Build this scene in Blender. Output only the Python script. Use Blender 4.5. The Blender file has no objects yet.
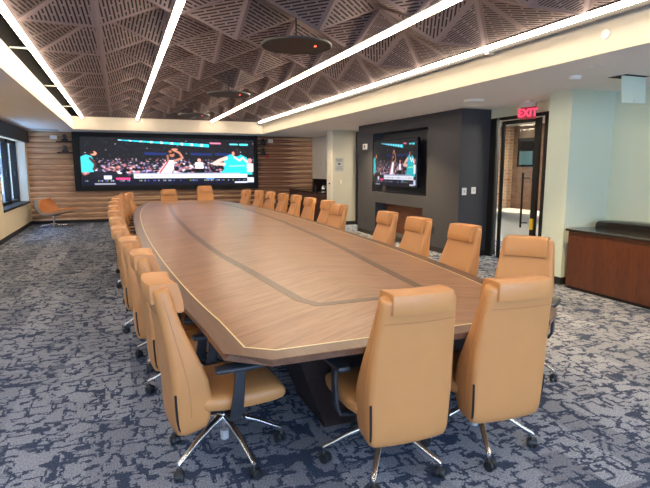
import bpy, bmesh, math, random
import numpy as np
from mathutils import Vector, Matrix
random.seed(7)
S = bpy.context.scene
C = S.collection
PI = math.pi
R = math.radians

# ------------------------------------------------------------------ materials
def lin(c):
    return tuple((x/12.92 if x <= .04045 else ((x+.055)/1.055)**2.4) for x in c)

def s255(r, g, b):
    return lin((r/255, g/255, b/255))

def new_mat(name):
    m = bpy.data.materials.new(name); m.use_nodes = True
    nt = m.node_tree
    b = nt.nodes['Principled BSDF']
    return m, nt, b

def mat(name, col, rough=.5, metal=0, bump=0, bscale=200, spec=.5, coat=0, var=0.0, vscale=5):
    m, nt, b = new_mat(name)
    b.inputs['Base Color'].default_value = (*col, 1)
    b.inputs['Roughness'].default_value = rough
    b.inputs['Metallic'].default_value = metal
    b.inputs['Specular IOR Level'].default_value = spec
    b.inputs['Coat Weight'].default_value = coat
    tc = nt.nodes.new('ShaderNodeTexCoord')
    if var:
        n = nt.nodes.new('ShaderNodeTexNoise'); n.inputs['Scale'].default_value = vscale
        nt.links.new(tc.outputs['Object'], n.inputs['Vector'])
        mx = nt.nodes.new('ShaderNodeMix'); mx.data_type = 'RGBA'
        mx.inputs['A'].default_value = (*[c*(1-var) for c in col], 1)
        mx.inputs['B'].default_value = (*[min(1, c*(1+var)) for c in col], 1)
        nt.links.new(n.outputs['Fac'], mx.inputs['Factor'])
        nt.links.new(mx.outputs['Result'], b.inputs['Base Color'])
    if bump:
        n = nt.nodes.new('ShaderNodeTexNoise'); n.inputs['Scale'].default_value = bscale
        nt.links.new(tc.outputs['Object'], n.inputs['Vector'])
        bp = nt.nodes.new('ShaderNodeBump'); bp.inputs['Strength'].default_value = bump
        bp.inputs['Distance'].default_value = .002
        nt.links.new(n.outputs['Fac'], bp.inputs['Height'])
        nt.links.new(bp.outputs['Normal'], b.inputs['Normal'])
    return m

def emit(name, col, strength):
    m, nt, b = new_mat(name)
    b.inputs['Base Color'].default_value = (0, 0, 0, 1)
    b.inputs['Emission Color'].default_value = (*col, 1)
    b.inputs['Emission Strength'].default_value = strength
    return m

class NB:
    """tiny node helper"""
    def __init__(s, nt): s.nt = nt
    def m(s, op, a, b=None, c=None, clamp=False):
        n = s.nt.nodes.new('ShaderNodeMath'); n.operation = op; n.use_clamp = clamp
        for i, v in enumerate((a, b, c)):
            if v is None: continue
            if isinstance(v, (int, float)): n.inputs[i].default_value = v
            else: s.nt.links.new(v, n.inputs[i])
        return n.outputs[0]
    def coords(s, kind='Object'):
        tc = s.nt.nodes.new('ShaderNodeTexCoord')
        sp = s.nt.nodes.new('ShaderNodeSeparateXYZ')
        s.nt.links.new(tc.outputs[kind], sp.inputs[0])
        return tc.outputs[kind], sp.outputs[0], sp.outputs[1], sp.outputs[2]
    def vec(s, x, y, z):
        n = s.nt.nodes.new('ShaderNodeCombineXYZ')
        for i, v in enumerate((x, y, z)):
            if isinstance(v, (int, float)): n.inputs[i].default_value = v
            else: s.nt.links.new(v, n.inputs[i])
        return n.outputs[0]
    def noise(s, v, scale, detail=2, rough=.5):
        n = s.nt.nodes.new('ShaderNodeTexNoise'); n.inputs['Scale'].default_value = scale
        n.inputs['Detail'].default_value = detail; n.inputs['Roughness'].default_value = rough
        s.nt.links.new(v, n.inputs['Vector']); return n.outputs['Fac']
    def mix(s, f, a, b):
        n = s.nt.nodes.new('ShaderNodeMix'); n.data_type = 'RGBA'
        if isinstance(f, (int, float)): n.inputs['Factor'].default_value = f
        else: s.nt.links.new(f, n.inputs['Factor'])
        for k, v in (('A', a), ('B', b)):
            if isinstance(v, tuple): n.inputs[k].default_value = (*v, 1)
            else: s.nt.links.new(v, n.inputs[k])
        return n.outputs['Result']
    def smooth(s, v, lo, hi):
        n = s.nt.nodes.new('ShaderNodeMapRange'); n.interpolation_type = 'SMOOTHSTEP'
        for k, x in (('Value', v), ('From Min', lo), ('From Max', hi)):
            if isinstance(x, (int, float)): n.inputs[k].default_value = x
            else: s.nt.links.new(x, n.inputs[k])
        return n.outputs['Result']

M = {}
M['leather'] = mat('leather', s255(203, 144, 88), .42, bump=.25, bscale=350, var=.05, vscale=9)
M['leather_seam'] = mat('seam_thread', s255(170, 116, 76), .6)
M['black_plastic'] = mat('black_plastic', (.018, .019, .023), .42)
M['arm_plastic'] = mat('arm_plastic', (.030, .034, .042), .38)
M['chrome'] = mat('polished_aluminium', (.84, .84, .86), .27, 1)
M['grey_plastic'] = mat('grey_plastic', (.55, .56, .58), .4)
M['white_paint'] = mat('white_paint', s255(226, 224, 214), .75, var=.02, vscale=2)
M['cream_paint'] = mat('cream_paint', s255(222, 214, 198), .8, var=.015, vscale=2)
M['soffit_paint'] = mat('ceiling_paint', s255(236, 234, 232), .85, var=.03, vscale=1.5)
M['sage_paint'] = mat('pale_green_paint', s255(208, 220, 204), .8, var=.02, vscale=2)
M['beige_paint'] = mat('beige_paint', s255(196, 193, 176), .8, var=.03, vscale=2)
M['left_paint'] = mat('ivory_paint', s255(238, 222, 186), .8, var=.02, vscale=2)
M['charcoal_wall'] = mat('charcoal_panel', s255(58, 60, 68), .6, var=.04, vscale=3)
M['black_frame'] = mat('black_metal', (.012, .012, .013), .5, spec=.25)
M['baseboard'] = mat('black_rubber', (.015, .015, .017), .6)
M['dark_void'] = mat('black_plenum', (.016, .016, .018), .9)
M['black_gloss'] = mat('black_gloss', (.008, .008, .010), .12)
M['black_stone'] = mat('black_granite', (.022, .020, .020), .14, var=.5, vscale=60)
M['white_plastic'] = mat('white_plastic', s255(232, 232, 228), .4)
M['red_plastic'] = mat('red_plastic', (.5, .02, .03), .4)
M['yellow'] = mat('yellow_plastic', s255(225, 190, 40), .5)
M['inlay_metal'] = mat('cream_inlay', s255(236, 222, 178), .35, .2)
M['lounge_shell'] = mat('taupe_fabric', s255(150, 128, 108), .8, bump=.2)
M['tan'] = mat('tan_leather', s255(205, 128, 66), .5, bump=.2)

def wood(name, c1, c2, c3, dirv='x', scale=18, stretch=22, rough=.35, coat=0, chevron=None, lines=1.0):
    m, nt, b = new_mat(name); k = NB(nt)
    v, x, y, z = k.coords()
    if chevron is not None:                               # grain mirrors about the long centre line
        cx, slope = chevron
        ax = k.m('ABSOLUTE', k.m('SUBTRACT', x, cx))
        L = math.hypot(1, slope)
        across = k.m('DIVIDE', k.m('ADD', y, k.m('MULTIPLY', ax, slope)), L)
        along = k.m('DIVIDE', k.m('SUBTRACT', ax, k.m('MULTIPLY', y, slope)), L)
        v2 = k.vec(k.m('MULTIPLY', along, .06), across, 0)
        leaf = k.m('FLOOR', k.m('DIVIDE', across, .42))
    else:
        s = {'x': (1/stretch, 1, 1), 'y': (1, 1/stretch, 1), 'z': (1, 1, 1/stretch)}[dirv]
        v2 = k.vec(k.m('MULTIPLY', x, s[0]), k.m('MULTIPLY', y, s[1]), k.m('MULTIPLY', z, s[2]))
        leaf = None
    n1 = k.noise(v2, scale, 4, .6)
    n2 = k.noise(v2, scale*6*lines, 3, .6)
    f = k.m('ADD', k.m('MULTIPLY', n1, .55), k.m('MULTIPLY', n2, .45))
    f = k.smooth(f, .33, .67)
    col = k.mix(f, c1, c2)
    col = k.mix(k.smooth(n2, .58, .75), col, c3)
    if chevron is not None:
        n3 = k.noise(v2, scale*2.3, 2, .5)
        col = k.mix(k.m('MULTIPLY', k.smooth(n3, .52, .66), .55), col, c3)
    if leaf is not None:
        w = nt.nodes.new('ShaderNodeTexWhiteNoise'); w.noise_dimensions = '1D'
        nt.links.new(leaf, w.inputs['W'])
        col = k.mix(k.m('MULTIPLY', w.outputs['Value'], .20), col, c3)
    nt.links.new(col, b.inputs['Base Color'])
    b.inputs['Roughness'].default_value = rough
    b.inputs['Coat Weight'].default_value = coat
    b.inputs['Coat Roughness'].default_value = .2
    return m

M['table_field'] = wood('table_veneer', s255(180, 137, 106), s255(156, 114, 85), s255(126, 88, 64), chevron=(1.54, .62), scale=12, rough=.34, coat=.25)
M['table_border'] = wood('table_border_veneer', s255(116, 84, 66), s255(96, 68, 53), s255(74, 50, 39), 'y', 20, rough=.34, coat=.25)
M['table_band'] = wood('table_band_veneer', s255(112, 84, 66), s255(98, 72, 57), s255(84, 60, 48), 'y', 20, rough=.34, coat=.25)
M['dark_wood'] = wood('dark_walnut', s255(58, 42, 38), s255(44, 32, 30), s255(30, 22, 22), 'z', 14, rough=.4)
M['cred_wood'] = wood('mahogany', s255(92, 50, 28), s255(74, 38, 22), s255(54, 28, 17), 'z', 10, 8, rough=.38, coat=.2)
M['unit_wood'] = wood('dark_mahogany', s255(74, 42, 34), s255(60, 34, 28), s255(42, 24, 20), 'z', 10, 8, rough=.45)
M['niche_wood'] = wood('brown_panel', s255(128, 80, 54), s255(104, 62, 42), s255(84, 50, 34), 'y', 10, 8, rough=.5)
M['corridor_wood'] = wood('grey_brown_boards', s255(132, 104, 84), s255(106, 82, 66), s255(84, 64, 52), 'y', 8, 12, rough=.5)

# sculpted timber wall
def wood_wall():
    m, nt, b = new_mat('laminated_timber'); k = NB(nt)
    v, x, y, z = k.coords()
    P = .155
    s = k.m('FRACT', k.m('DIVIDE', z, P))
    d = k.m('MULTIPLY', k.m('ABSOLUTE', k.m('SUBTRACT', s, .5)), 2)        # 0 mid band, 1 at joints
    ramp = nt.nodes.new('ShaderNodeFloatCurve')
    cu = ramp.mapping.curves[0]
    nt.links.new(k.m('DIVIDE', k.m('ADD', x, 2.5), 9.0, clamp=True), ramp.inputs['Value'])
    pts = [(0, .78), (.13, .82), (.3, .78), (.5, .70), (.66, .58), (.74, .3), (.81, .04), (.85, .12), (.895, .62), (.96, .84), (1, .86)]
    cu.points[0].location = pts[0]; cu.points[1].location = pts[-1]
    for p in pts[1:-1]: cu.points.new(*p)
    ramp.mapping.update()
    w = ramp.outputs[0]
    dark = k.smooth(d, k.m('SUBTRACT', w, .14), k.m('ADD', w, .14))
    wv = k.vec(k.m('MULTIPLY', x, .05), 0, z)
    n = k.noise(wv, 60, 3)
    n2 = k.noise(k.vec(k.m('MULTIPLY', x, .35), 0, k.m('FLOOR', k.m('DIVIDE', z, .052))), 1.7, 2)
    light = k.mix(k.smooth(n, .35, .7), s255(220, 178, 142), s255(186, 142, 108))
    light = k.mix(k.smooth(n2, .45, .65), light, s255(226, 192, 156))
    fine = k.m('FRACT', k.m('DIVIDE', z, P/3))
    ff = k.smooth(k.m('ABSOLUTE', k.m('SUBTRACT', fine, .5)), .14, .42)
    brown = k.mix(ff, s255(84, 50, 38), s255(176, 126, 92))
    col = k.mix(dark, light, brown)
    nt.links.new(col, b.inputs['Base Color'])
    b.inputs['Roughness'].default_value = .5
    return m
M['wood_wall'] = wood_wall()

def carpet():
    m, nt, b = new_mat('patterned_carpet'); k = NB(nt)
    v, x, y, z = k.coords()
    def snap(a, st): return k.m('MULTIPLY', k.m('FLOOR', k.m('DIVIDE', a, st)), st)
    # soften the block edges a little
    j = k.m('MULTIPLY', k.m('SUBTRACT', k.noise(v, 55, 1), .5), .022)
    xj = k.m('ADD', x, j); yj = k.m('ADD', y, j)
    X1, Y1 = snap(xj, .012), snap(yj, .012)
    def lines(vec, sc, width, metric='CHEBYCHEV'):
        o = []
        for ft in ('F1', 'F2'):
            n = nt.nodes.new('ShaderNodeTexVoronoi'); n.distance = metric; n.feature = ft
            n.inputs['Scale'].default_value = sc; n.inputs['Randomness'].default_value = .95
            nt.links.new(vec, n.inputs['Vector']); o.append(n.outputs['Distance'])
        return k.m('SUBTRACT', 1, k.smooth(k.m('SUBTRACT', o[1], o[0]), width, width+.03))
    wob = k.m('MULTIPLY', k.m('SUBTRACT', k.noise(v, 18, 2), .5), .035)
    XX, YY = k.m('ADD', X1, wob), k.m('SUBTRACT', Y1, wob)
    a = lines(k.vec(k.m('MULTIPLY', XX, .62), YY, 0), 8.5, .050)
    a = k.m('MULTIPLY', a, k.smooth(k.noise(k.vec(X1, Y1, 5), 8, 2), .44, .46))
    c = lines(k.vec(XX, k.m('MULTIPLY', YY, .7), 4), 6.5, .040)
    c = k.m('MULTIPLY', c, k.smooth(k.noise(k.vec(X1, Y1, 12), 7, 2), .47, .49))
    bl = k.smooth(k.noise(k.vec(k.m('MULTIPLY', X1, .6), Y1, 3), 10, 1), .665, .675)
    pat = k.m('MAXIMUM', k.m('MAXIMUM', a, bl), c)
    # plank tone
    w = nt.nodes.new('ShaderNodeTexWhiteNoise'); w.noise_dimensions = '2D'
    px = k.m('FLOOR', k.m('DIVIDE', x, .25))
    off = k.m('MULTIPLY', k.m('FRACT', k.m('MULTIPLY', px, .37)), 1.0)
    nt.links.new(k.vec(px, k.m('FLOOR', k.m('ADD', k.m('DIVIDE', y, 1.0), off)), 0), w.inputs['Vector'])
    tone = w.outputs['Value']
    grain = k.noise(v, 130, 2, .7)
    grain = k.smooth(grain, .36, .64)
    base = k.mix(grain, s255(112, 119, 134), s255(196, 202, 216))
    base = k.mix(k.m('MULTIPLY', tone, .62), base, s255(84, 90, 104))
    dk = k.mix(grain, s255(32, 44, 68), s255(66, 82, 110))
    col = k.mix(k.m('MULTIPLY', pat, .92), base, dk)
    nt.links.new(col, b.inputs['Base Color'])
    b.inputs['Roughness'].default_value = .95
    b.inputs['Specular IOR Level'].default_value = .15
    bp = nt.nodes.new('ShaderNodeBump'); bp.inputs['Strength'].default_value = .5; bp.inputs['Distance'].default_value = .004
    nt.links.new(k.m('SUBTRACT', grain, k.m('MULTIPLY', pat, .6)), bp.inputs['Height'])
    nt.links.new(bp.outputs['Normal'], b.inputs['Normal'])
    return m
M['carpet'] = carpet()

def slotted():
    m, nt, b = new_mat('slotted_felt'); k = NB(nt)
    v, x, y, z = k.coords('UV')
    row = k.m('DIVIDE', x, .038)
    fr = k.m('FRACT', row)
    inrow = k.smooth(k.m('ABSOLUTE', k.m('SUBTRACT', fr, .5)), .20, .24)
    st = k.m('MULTIPLY', k.m('FRACT', k.m('MULTIPLY', k.m('FLOOR', row), .5)), 1.0)
    seg = k.m('FRACT', k.m('ADD', k.m('DIVIDE', y, .27), st))
    inseg = k.smooth(k.m('ABSOLUTE', k.m('SUBTRACT', seg, .5)), .45, .46)
    # keep a solid rim around every triangle: third channel stores distance to edge
    at = nt.nodes.new('ShaderNodeAttribute'); at.attribute_name = 'rim'
    rim = k.m('SUBTRACT', 1, k.smooth(at.outputs['Fac'], .035, .045))
    solid = k.m('MAXIMUM', k.m('MAXIMUM', inrow, inseg), rim)
    col = k.mix(solid, (.014, .011, .012), s255(112, 99, 101))
    nt.links.new(col, b.inputs['Base Color'])
    b.inputs['Roughness'].default_value = .8
    b.inputs['Specular IOR Level'].default_value = .2
    return m
M['slotted'] = slotted()

def brick_mat():
    m, nt, b = new_mat('brick'); k = NB(nt)
    v, x, y, z = k.coords()
    br = nt.nodes.new('ShaderNodeTexBrick')
    nt.links.new(k.vec(k.m('ADD', x, y), z, 0), br.inputs['Vector'])
    br.inputs['Scale'].default_value = 1
    br.inputs['Brick Width'].default_value = .21; br.inputs['Row Height'].default_value = .075
    br.inputs['Mortar Size'].default_value = .006
    br.inputs['Color1'].default_value = (*s255(168, 120, 92), 1)
    br.inputs['Color2'].default_value = (*s255(186, 158, 128), 1)
    br.inputs['Mortar'].default_value = (*s255(190, 184, 170), 1)
    nt.links.new(br.outputs['Color'], b.inputs['Base Color'])
    b.inputs['Roughness'].default_value = .9
    return m
M['brick'] = brick_mat()

def glass(name, tint=(1, 1, 1), rough=0):
    m, nt, b = new_mat(name)
    nt.nodes.remove(b)
    out = nt.nodes['Material Output']
    g = nt.nodes.new('ShaderNodeBsdfGlossy'); g.inputs['Roughness'].default_value = rough
    t = nt.nodes.new('ShaderNodeBsdfTransparent'); t.inputs['Color'].default_value = (*tint, 1)
    f = nt.nodes.new('ShaderNodeFresnel'); f.inputs['IOR'].default_value = 1.45
    mx = nt.nodes.new('ShaderNodeMixShader')
    ge = nt.nodes.new('ShaderNodeNewGeometry'); k = NB(nt)
    nt.links.new(k.m('MULTIPLY', f.outputs[0], k.m('SUBTRACT', 1, ge.outputs['Backfacing'])), mx.inputs[0]); nt.links.new(t.outputs[0], mx.inputs[1]); nt.links.new(g.outputs[0], mx.inputs[2])
    nt.links.new(mx.outputs[0], out.inputs[0])
    return m
M['glass'] = glass('clear_glass', (.93, .95, .95))

def screen_mat(name, strength):
    m, nt, b = new_mat(name)
    b.inputs['Specular IOR Level'].default_value = .1
    a = nt.nodes.new('ShaderNodeVertexColor'); a.layer_name = 'picture'
    b.inputs['Base Color'].default_value = (.01, .01, .01, 1)
    b.inputs['Roughness'].default_value = .35
    nt.links.new(a.outputs['Color'], b.inputs['Emission Color'])
    b.inputs['Emission Strength'].default_value = strength
    return m
M['led'] = screen_mat('led_picture', 1.4)
M['lcd'] = screen_mat('lcd_picture', .7)
M['strip'] = emit('warm_white_strip', (1.0, .82, .60), 16)
M['downlight'] = emit('warm_downlight', (1.0, .78, .52), 18)
M['corridor_lamp'] = emit('corridor_lamp', (1.0, .86, .68), 42)
M['exit_red'] = emit('exit_red', (1.0, .10, .15), .16)
M['exit_letter'] = emit('exit_letter', (1.0, .03, .08), 1.7)
M['red_led'] = emit('red_indicator', (1.0, .06, .03), 6)

# ------------------------------------------------------------------ mesh helpers
def obj(name, bm, m, parent=None, smooth=None, loc=None):
    me = bpy.data.meshes.new(name)
    bmesh.ops.recalc_face_normals(bm, faces=bm.faces)
    bm.to_mesh(me); bm.free()
    ms = m if isinstance(m, (list, tuple)) else [m]
    for q in ms: me.materials.append(q)
    if smooth is not None:
        for p in me.polygons: p.use_smooth = True
        me.set_sharp_from_angle(angle=R(smooth))
    o = bpy.data.objects.new(name, me); C.objects.link(o)
    if parent: o.parent = parent
    if loc: o.location = loc
    return o

def box(bm, x0, x1, y0, y1, z0, z1, bev=0, seg=2, mi=0):
    r = bmesh.ops.create_cube(bm, size=1)
    vs = r['verts']
    for v in vs:
        v.co = Vector((x0 + (v.co.x+.5)*(x1-x0), y0 + (v.co.y+.5)*(y1-y0), z0 + (v.co.z+.5)*(z1-z0)))
    fs = list({f for v in vs for f in v.link_faces})
    for f in fs: f.material_index = mi
    if bev:
        es = list({e for v in vs for e in v.link_edges})
        r2 = bmesh.ops.bevel(bm, geom=es, offset=bev, segments=seg, affect='EDGES', profile=.5)
        for f in r2['faces']: f.material_index = mi
    return vs

def B(*a, **k):
    bm = bmesh.new(); box(bm, *a, **k); return bm

def loft(bm, rings, cap=True, closed=True):
    vr = [[bm.verts.new(p) for p in r] for r in rings]
    n = len(rings[0])
    for a, b in zip(vr, vr[1:]):
        for i in range(n if closed else n-1):
            j = (i+1) % n
            bm.faces.new((a[i], a[j], b[j], b[i]))
    if cap and closed:
        bm.faces.new(vr[0][::-1]); bm.faces.new(vr[-1])
    return vr

def tube(bm, pts, rad, n=10, sx=1, cap=True):
    pts = [Vector(p) for p in pts]
    rads = rad if isinstance(rad, (list, tuple)) else [rad]*len(pts)
    rings = []
    for i, p in enumerate(pts):
        t = (pts[min(i+1, len(pts)-1)] - pts[max(i-1, 0)]).normalized()
        up = Vector((0, 0, 1)) if abs(t.z) < .95 else Vector((1, 0, 0))
        a = t.cross(up).normalized(); b = a.cross(t)
        rings.append([p + a*math.cos(q)*rads[i]*sx + b*math.sin(q)*rads[i] for q in [2*PI*k/n for k in range(n)]])
    loft(bm, rings, cap)

def lathe(bm, prof, n=24, cx=0, cy=0):
    rings = []
    for r, z in prof:
        rings.append([(cx + max(r, 1e-4)*math.cos(2*PI*k/n), cy + max(r, 1e-4)*math.sin(2*PI*k/n), z) for k in range(n)])
    loft(bm, rings)

def sup(n, a, b, p=4):
    """superellipse points"""
    out = []
    for k in range(n):
        t = 2*PI*k/n
        c, s = math.cos(t), math.sin(t)
        out.append((a*math.copysign(abs(c)**(2/p), c), b*math.copysign(abs(s)**(2/p), s)))
    return out

def tag(o, label, cat, group=None):
    o['label'] = label; o['category'] = cat
    if group: o['group'] = group
    return o

def thing(name, label, cat, loc=(0, 0, 0), rz=0, group=None):
    o = bpy.data.objects.new(name, None); C.objects.link(o)
    o.empty_display_size = .1
    o.location = loc; o.rotation_euler = (0, 0, rz)
    return tag(o, label, cat, group)

def struct(name, bm, m, parent=None, smooth=None):
    o = obj(name, bm, m, parent, smooth)
    if not parent: o['kind'] = 'structure'
    return o

def copy_tree(o, parent=None):
    c = o.copy(); C.objects.link(c)
    if parent: c.parent = parent
    for ch in list(o.children): copy_tree(ch, c)
    return c

# ------------------------------------------------------------------ setting
XL, XR, YF, YB, ZS = -2.4, 6.38, 16.8, -3.2, 2.63
CX0, CX1, CY0, CY1, ZC = -1.08, 4.13, -1.5, 15.46, 2.94      # ceiling recess

struct('floor', B(XL-.4, 10.2, YB-.3, YF+.3, -.1, 0), M['carpet'])

# left wall with the far window opening and two nearer ones out of frame
bm = bmesh.new()
WZ0, WZ1 = .62, 2.33
wins = [(.2, 5.0), (13.0, 16.52)]
ys = [YB] + [q for w in wins for q in w] + [YF]
for i in range(0, len(ys), 2):
    box(bm, XL-.4, XL, ys[i], ys[i+1], 0, ZS)
for a, b_ in wins:
    box(bm, XL-.4, XL, a, b_, 0, WZ0); box(bm, XL-.4, XL, a, b_, WZ1, ZS)
struct('wall_left', bm, M['left_paint'])
struct('baseboard_left', B(XL, XL+.014, YB, YF-.05, 0, .1), M['baseboard'])

def window(n, y0, y1, z0, z1, x):
    """black framed casement set towards the outside of the left wall"""
    bm = bmesh.new()
    f = .09
    box(bm, x-.06, x+.06, y0, y1, z0, z0+f); box(bm, x-.06, x+.06, y0, y1, z1-f, z1)
    k = max(2, round((y1-y0)/1.15))
    for i in range(k+1):
        yy = y0 + (y1-y0-f)*i/k
        box(bm, x-.06, x+.08, yy, yy+f, z0, z1)
    w = struct('window_%d' % n, bm, M['black_frame'])
    obj('pane', B(x-.022, x-.018, y0, y1, z0+.03, z1-.03), M['glass'], w)
    obj('window_sill', B(x+.02, XL+.03, y0, y1, z0-.04, z0+.012, bev=.004), M['black_frame'], w)
    bm = bmesh.new()
    for i in range(k):
        yy = y0 + (y1-y0-f)*(i+.93)/k
        box(bm, x+.02, x+.045, yy-.03, yy+.0, 1.38, 1.52, bev=.004)
    obj('window_handle', bm, M['black_plastic'], w)
    return w
for i, (a, b_) in enumerate(wins):
    window(i+1, a+.01, b_-.01, WZ0+.05, WZ1, XL-.30)
tag(obj('roller_shade', B(XL+.002, XL+.10, 12.6, 16.62, 2.30, 2.625, bev=.01), M['black_frame']),
    'long black roller shade box over the window on the left wall', 'shade')

struct('trim_9', B(XL-.26, XL-.001, 16.512, 16.52, WZ0, WZ1), M['white_paint'])
# back wall behind the camera: big daylight windows
bm = bmesh.new()
box(bm, XL, -1.9, YB-.2, YB, 0, ZS); box(bm, 5.0, XR, YB-.2, YB, 0, ZS)
box(bm, -1.9, 5.0, YB-.2, YB, 0, .55); box(bm, -1.9, 5.0, YB-.2, YB, 2.45, ZS)
struct('wall_back', bm, M['left_paint'])
bm = bmesh.new()
for i in range(7):
    xx = -1.9 + 6.9*i/6 - .03
    box(bm, max(xx, -1.9), min(xx+.06, 5.0), YB-.12, YB-.06, .55, 2.45)
box(bm, -1.9, 5.0, YB-.12, YB-.06, .55, .61); box(bm, -1.9, 5.0, YB-.12, YB-.06, 2.39, 2.45)
w3 = struct('window_3', bm, M['black_frame'])
obj('pane', B(-1.9, 5.0, YB-.092, YB-.088, .6, 2.4), M['glass'], w3)

# front (far) wall: sculpted timber
bm = bmesh.new()
NX, NZ = 300, 204
P = .155
def amp(x):
    return np.interp(x, [-2.5, -1.2, 1.5, 3.6, 4.2, 4.9, 5.3, 6.2], [.022, .018, .014, .018, .008, .006, .010, .022])
vv = []
for j in range(NZ+1):
    z = ZS*j/NZ
    row = []
    for i in range(NX+1):
        x = XL + (6.2-XL)*i/NX
        ph = 2*PI*z/P + .5*math.sin(x*1.1)
        row.append(bm.verts.new((x, YF - .045 + amp(x)*math.cos(ph)*.9, z)))
    vv.append(row)
for j in range(NZ):
    for i in range(NX):
        bm.faces.new((vv[j][i], vv[j][i+1], vv[j+1][i+1], vv[j+1][i]))
box(bm, XL, 6.2, YF, YF+.2, 0, ZS)
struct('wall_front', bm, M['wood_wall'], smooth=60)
struct('wall_front.001', B(6.2, XR+.3, YF-.02, YF+.2, 0, ZS), M['white_paint'])
struct('baseboard_front', B(XL+.02, 5.45, YF-.12, YF-.09, 0, .09), M['baseboard'])

# soffit ring
bm = bmesh.new()
t = .06
box(bm, XL-.4, CX0-.02, YB-.2, YF+.2, ZS, ZS+t)
box(bm, CX1+.02, 10.2, YB-.2, YF+.2, ZS, ZS+t)
box(bm, CX0-.02, CX1+.02, YB-.2, CY0-.02, ZS, ZS+t)
box(bm, CX0-.02, CX1+.02, CY1+.02, YF+.2, ZS, ZS+t)
struct('ceiling', bm, M['soffit_paint'])
# cornice (vertical faces of the recess)
struct('trim_1', B(CX0-.02, CX0, CY0, CY1+.02, ZS-.004, ZC), M['cream_paint'])
struct('trim_2', B(CX1, CX1+.02, CY0, CY1+.02, ZS-.004, ZC+.03), M['cream_paint'])
struct('trim_3', B(CX0, CX1, CY1, CY1+.02, ZS-.004, ZC+.03), M['cream_paint'])
struct('trim_4', B(CX0, CX1, CY0-.02, CY0, ZS-.004, ZC+.03), M['cream_paint'])
# dark plenum above
bm = bmesh.new()
box(bm, CX0-.12, CX1+.12, CY0-.12, CY1+.12, 3.36, 3.42)
box(bm, CX0-.12, CX0-.1, CY0-.1, CY1+.1, ZS+.07, 3.36); box(bm, CX1+.1, CX1+.12, CY0-.1, CY1+.1, ZS+.07, 3.36)
box(bm, CX0-.1, CX1+.1, CY0-.12, CY0-.1, ZS+.07, 3.36); box(bm, CX0-.1, CX1+.1, CY1+.1, CY1+.12, ZS+.07, 3.36)
struct('ceiling.001', bm, M['dark_void'])

# folded, slotted ceiling panels
G = .692
gx = [-.82 + G*i for i in range(8)]
ny = 24
gy = [CY1 - .02 - G*j for j in range(ny+1)]
def zlow(i, j): return 2.965 if (i+j) % 2 or i in (0, 7) or j == 0 else 3.26
bm = bmesh.new()
uvl = bm.loops.layers.uv.new('UVMap')
rimlay = bm.loops.layers.float_color.new('rim')
def tri(p):
    # facet split into a small fan so the rim attribute (distance to the edge) can interpolate
    ps = [Vector(q) for q in p]
    a, b_, c = ps
    la, lb, lc = (b_-c).length, (c-a).length, (a-b_).length
    inc = (a*la + b_*lb + c*lc)/(la+lb+lc)
    nrm = (b_-a).cross(c-a); area = nrm.length/2; inr = 2*area/(la+lb+lc)
    nrm.normalize()
    if nrm.z > 0: nrm = -nrm
    # slots run along the fall line of alternating facets, else along the room
    cx_ = inc.x; sg = 1 if nrm.x*nrm.y > 0 else -1
    if .57 < cx_ < 2.6: ud = Vector((1, .95*sg, 0)) if nrm.y < 0 else Vector((1, .25*sg, 0))
    elif cx_ > 2.6: ud = Vector((1, -.55*sg, 0))
    else: ud = Vector((1, .12*sg, 0))
    ud = (ud - nrm*ud.dot(nrm)).normalized(); vd = nrm.cross(ud)
    vs = [bm.verts.new(q) for q in ps]; vi = bm.verts.new(inc)
    for k in range(3):
        f = bm.faces.new((vs[k], vs[(k+1) % 3], vi))
        for lp in f.loops:
            co = lp.vert.co
            lp[uvl].uv = (co.dot(ud), co.dot(vd))
            r = inr if lp.vert is vi else 0
            lp[rimlay] = (r, r, r, 1)
for i in range(7):
    for j in range(ny):
        q = [(gx[i], gy[j], zlow(i, j)), (gx[i+1], gy[j], zlow(i+1, j)), (gx[i+1], gy[j+1], zlow(i+1, j+1)), (gx[i], gy[j+1], zlow(i, j+1))]
        if (i+j) % 2:      # 0 and 2 low: split along the high corners 1-3
            tri((q[0], q[1], q[3])); tri((q[1], q[2], q[3]))
        else:
            tri((q[0], q[1], q[2])); tri((q[0], q[2], q[3]))
struct('ceiling.002', bm, M['slotted'])

# ceiling light strips
places = ['nearest the left cornice', 'second from the left cornice', 'third from the left, crossing above the table', 'right beside the right cornice']
for k, (x, z) in enumerate([(-.845, 2.925), (.54, 2.925), (2.575, 2.925), (3.99, 2.945)]):
    t = thing('ceiling_light', 'long white glowing light strip in the ceiling, ' + places[k], 'light', (x, 0, z), group='long ceiling light strips')
    bm = bmesh.new(); box(bm, -.027, .027, CY0+.1, 15.40, .032, .045); box(bm, -.030, .030, 15.38, 15.40, -.03, .045)  # end cap added to stop a hot spot on the far cornice
    if k == 3: box(bm, .030, .036, CY0+.1, 15.40, -.045, .045)  # dark lip added to keep the strip's light off the right cornice
    obj('housing', bm, M['black_frame'] if k == 3 else M['white_plastic'], t)
    obj('diffuser', B(-.025, .025, CY0+.1, 15.375, -.010, .032, bev=.006), M['strip'], t)
for yy, w_ in ((5.3, 'nearest'), (6.95, 'second'), (9.9, 'third'), (13.0, 'farthest')):
    tag(obj('hanging_bracket', B(CX0, -.9, yy, yy+.03, 2.95, 2.965), M['white_plastic']), 'thin pale bracket in the dark gap beside the leftmost light strip, %s one' % w_, 'bracket', 'brackets by the leftmost light strip')

# pillar, right walls
struct('wall_right', B(XR, XR+.2, YB, 5.25, 0, ZS), M['sage_paint'])
struct('wall_right.001', B(5.6, XR+.2, 5.25, 5.64, 0, ZS), M['sage_paint'])
struct('baseboard_right', B(5.586, 5.6, 5.25, 5.64, 0, .1), M['baseboard'])
struct('baseboard_right.001', B(5.586, XR, 5.236, 5.25, 0, .1), M['baseboard'])

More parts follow.
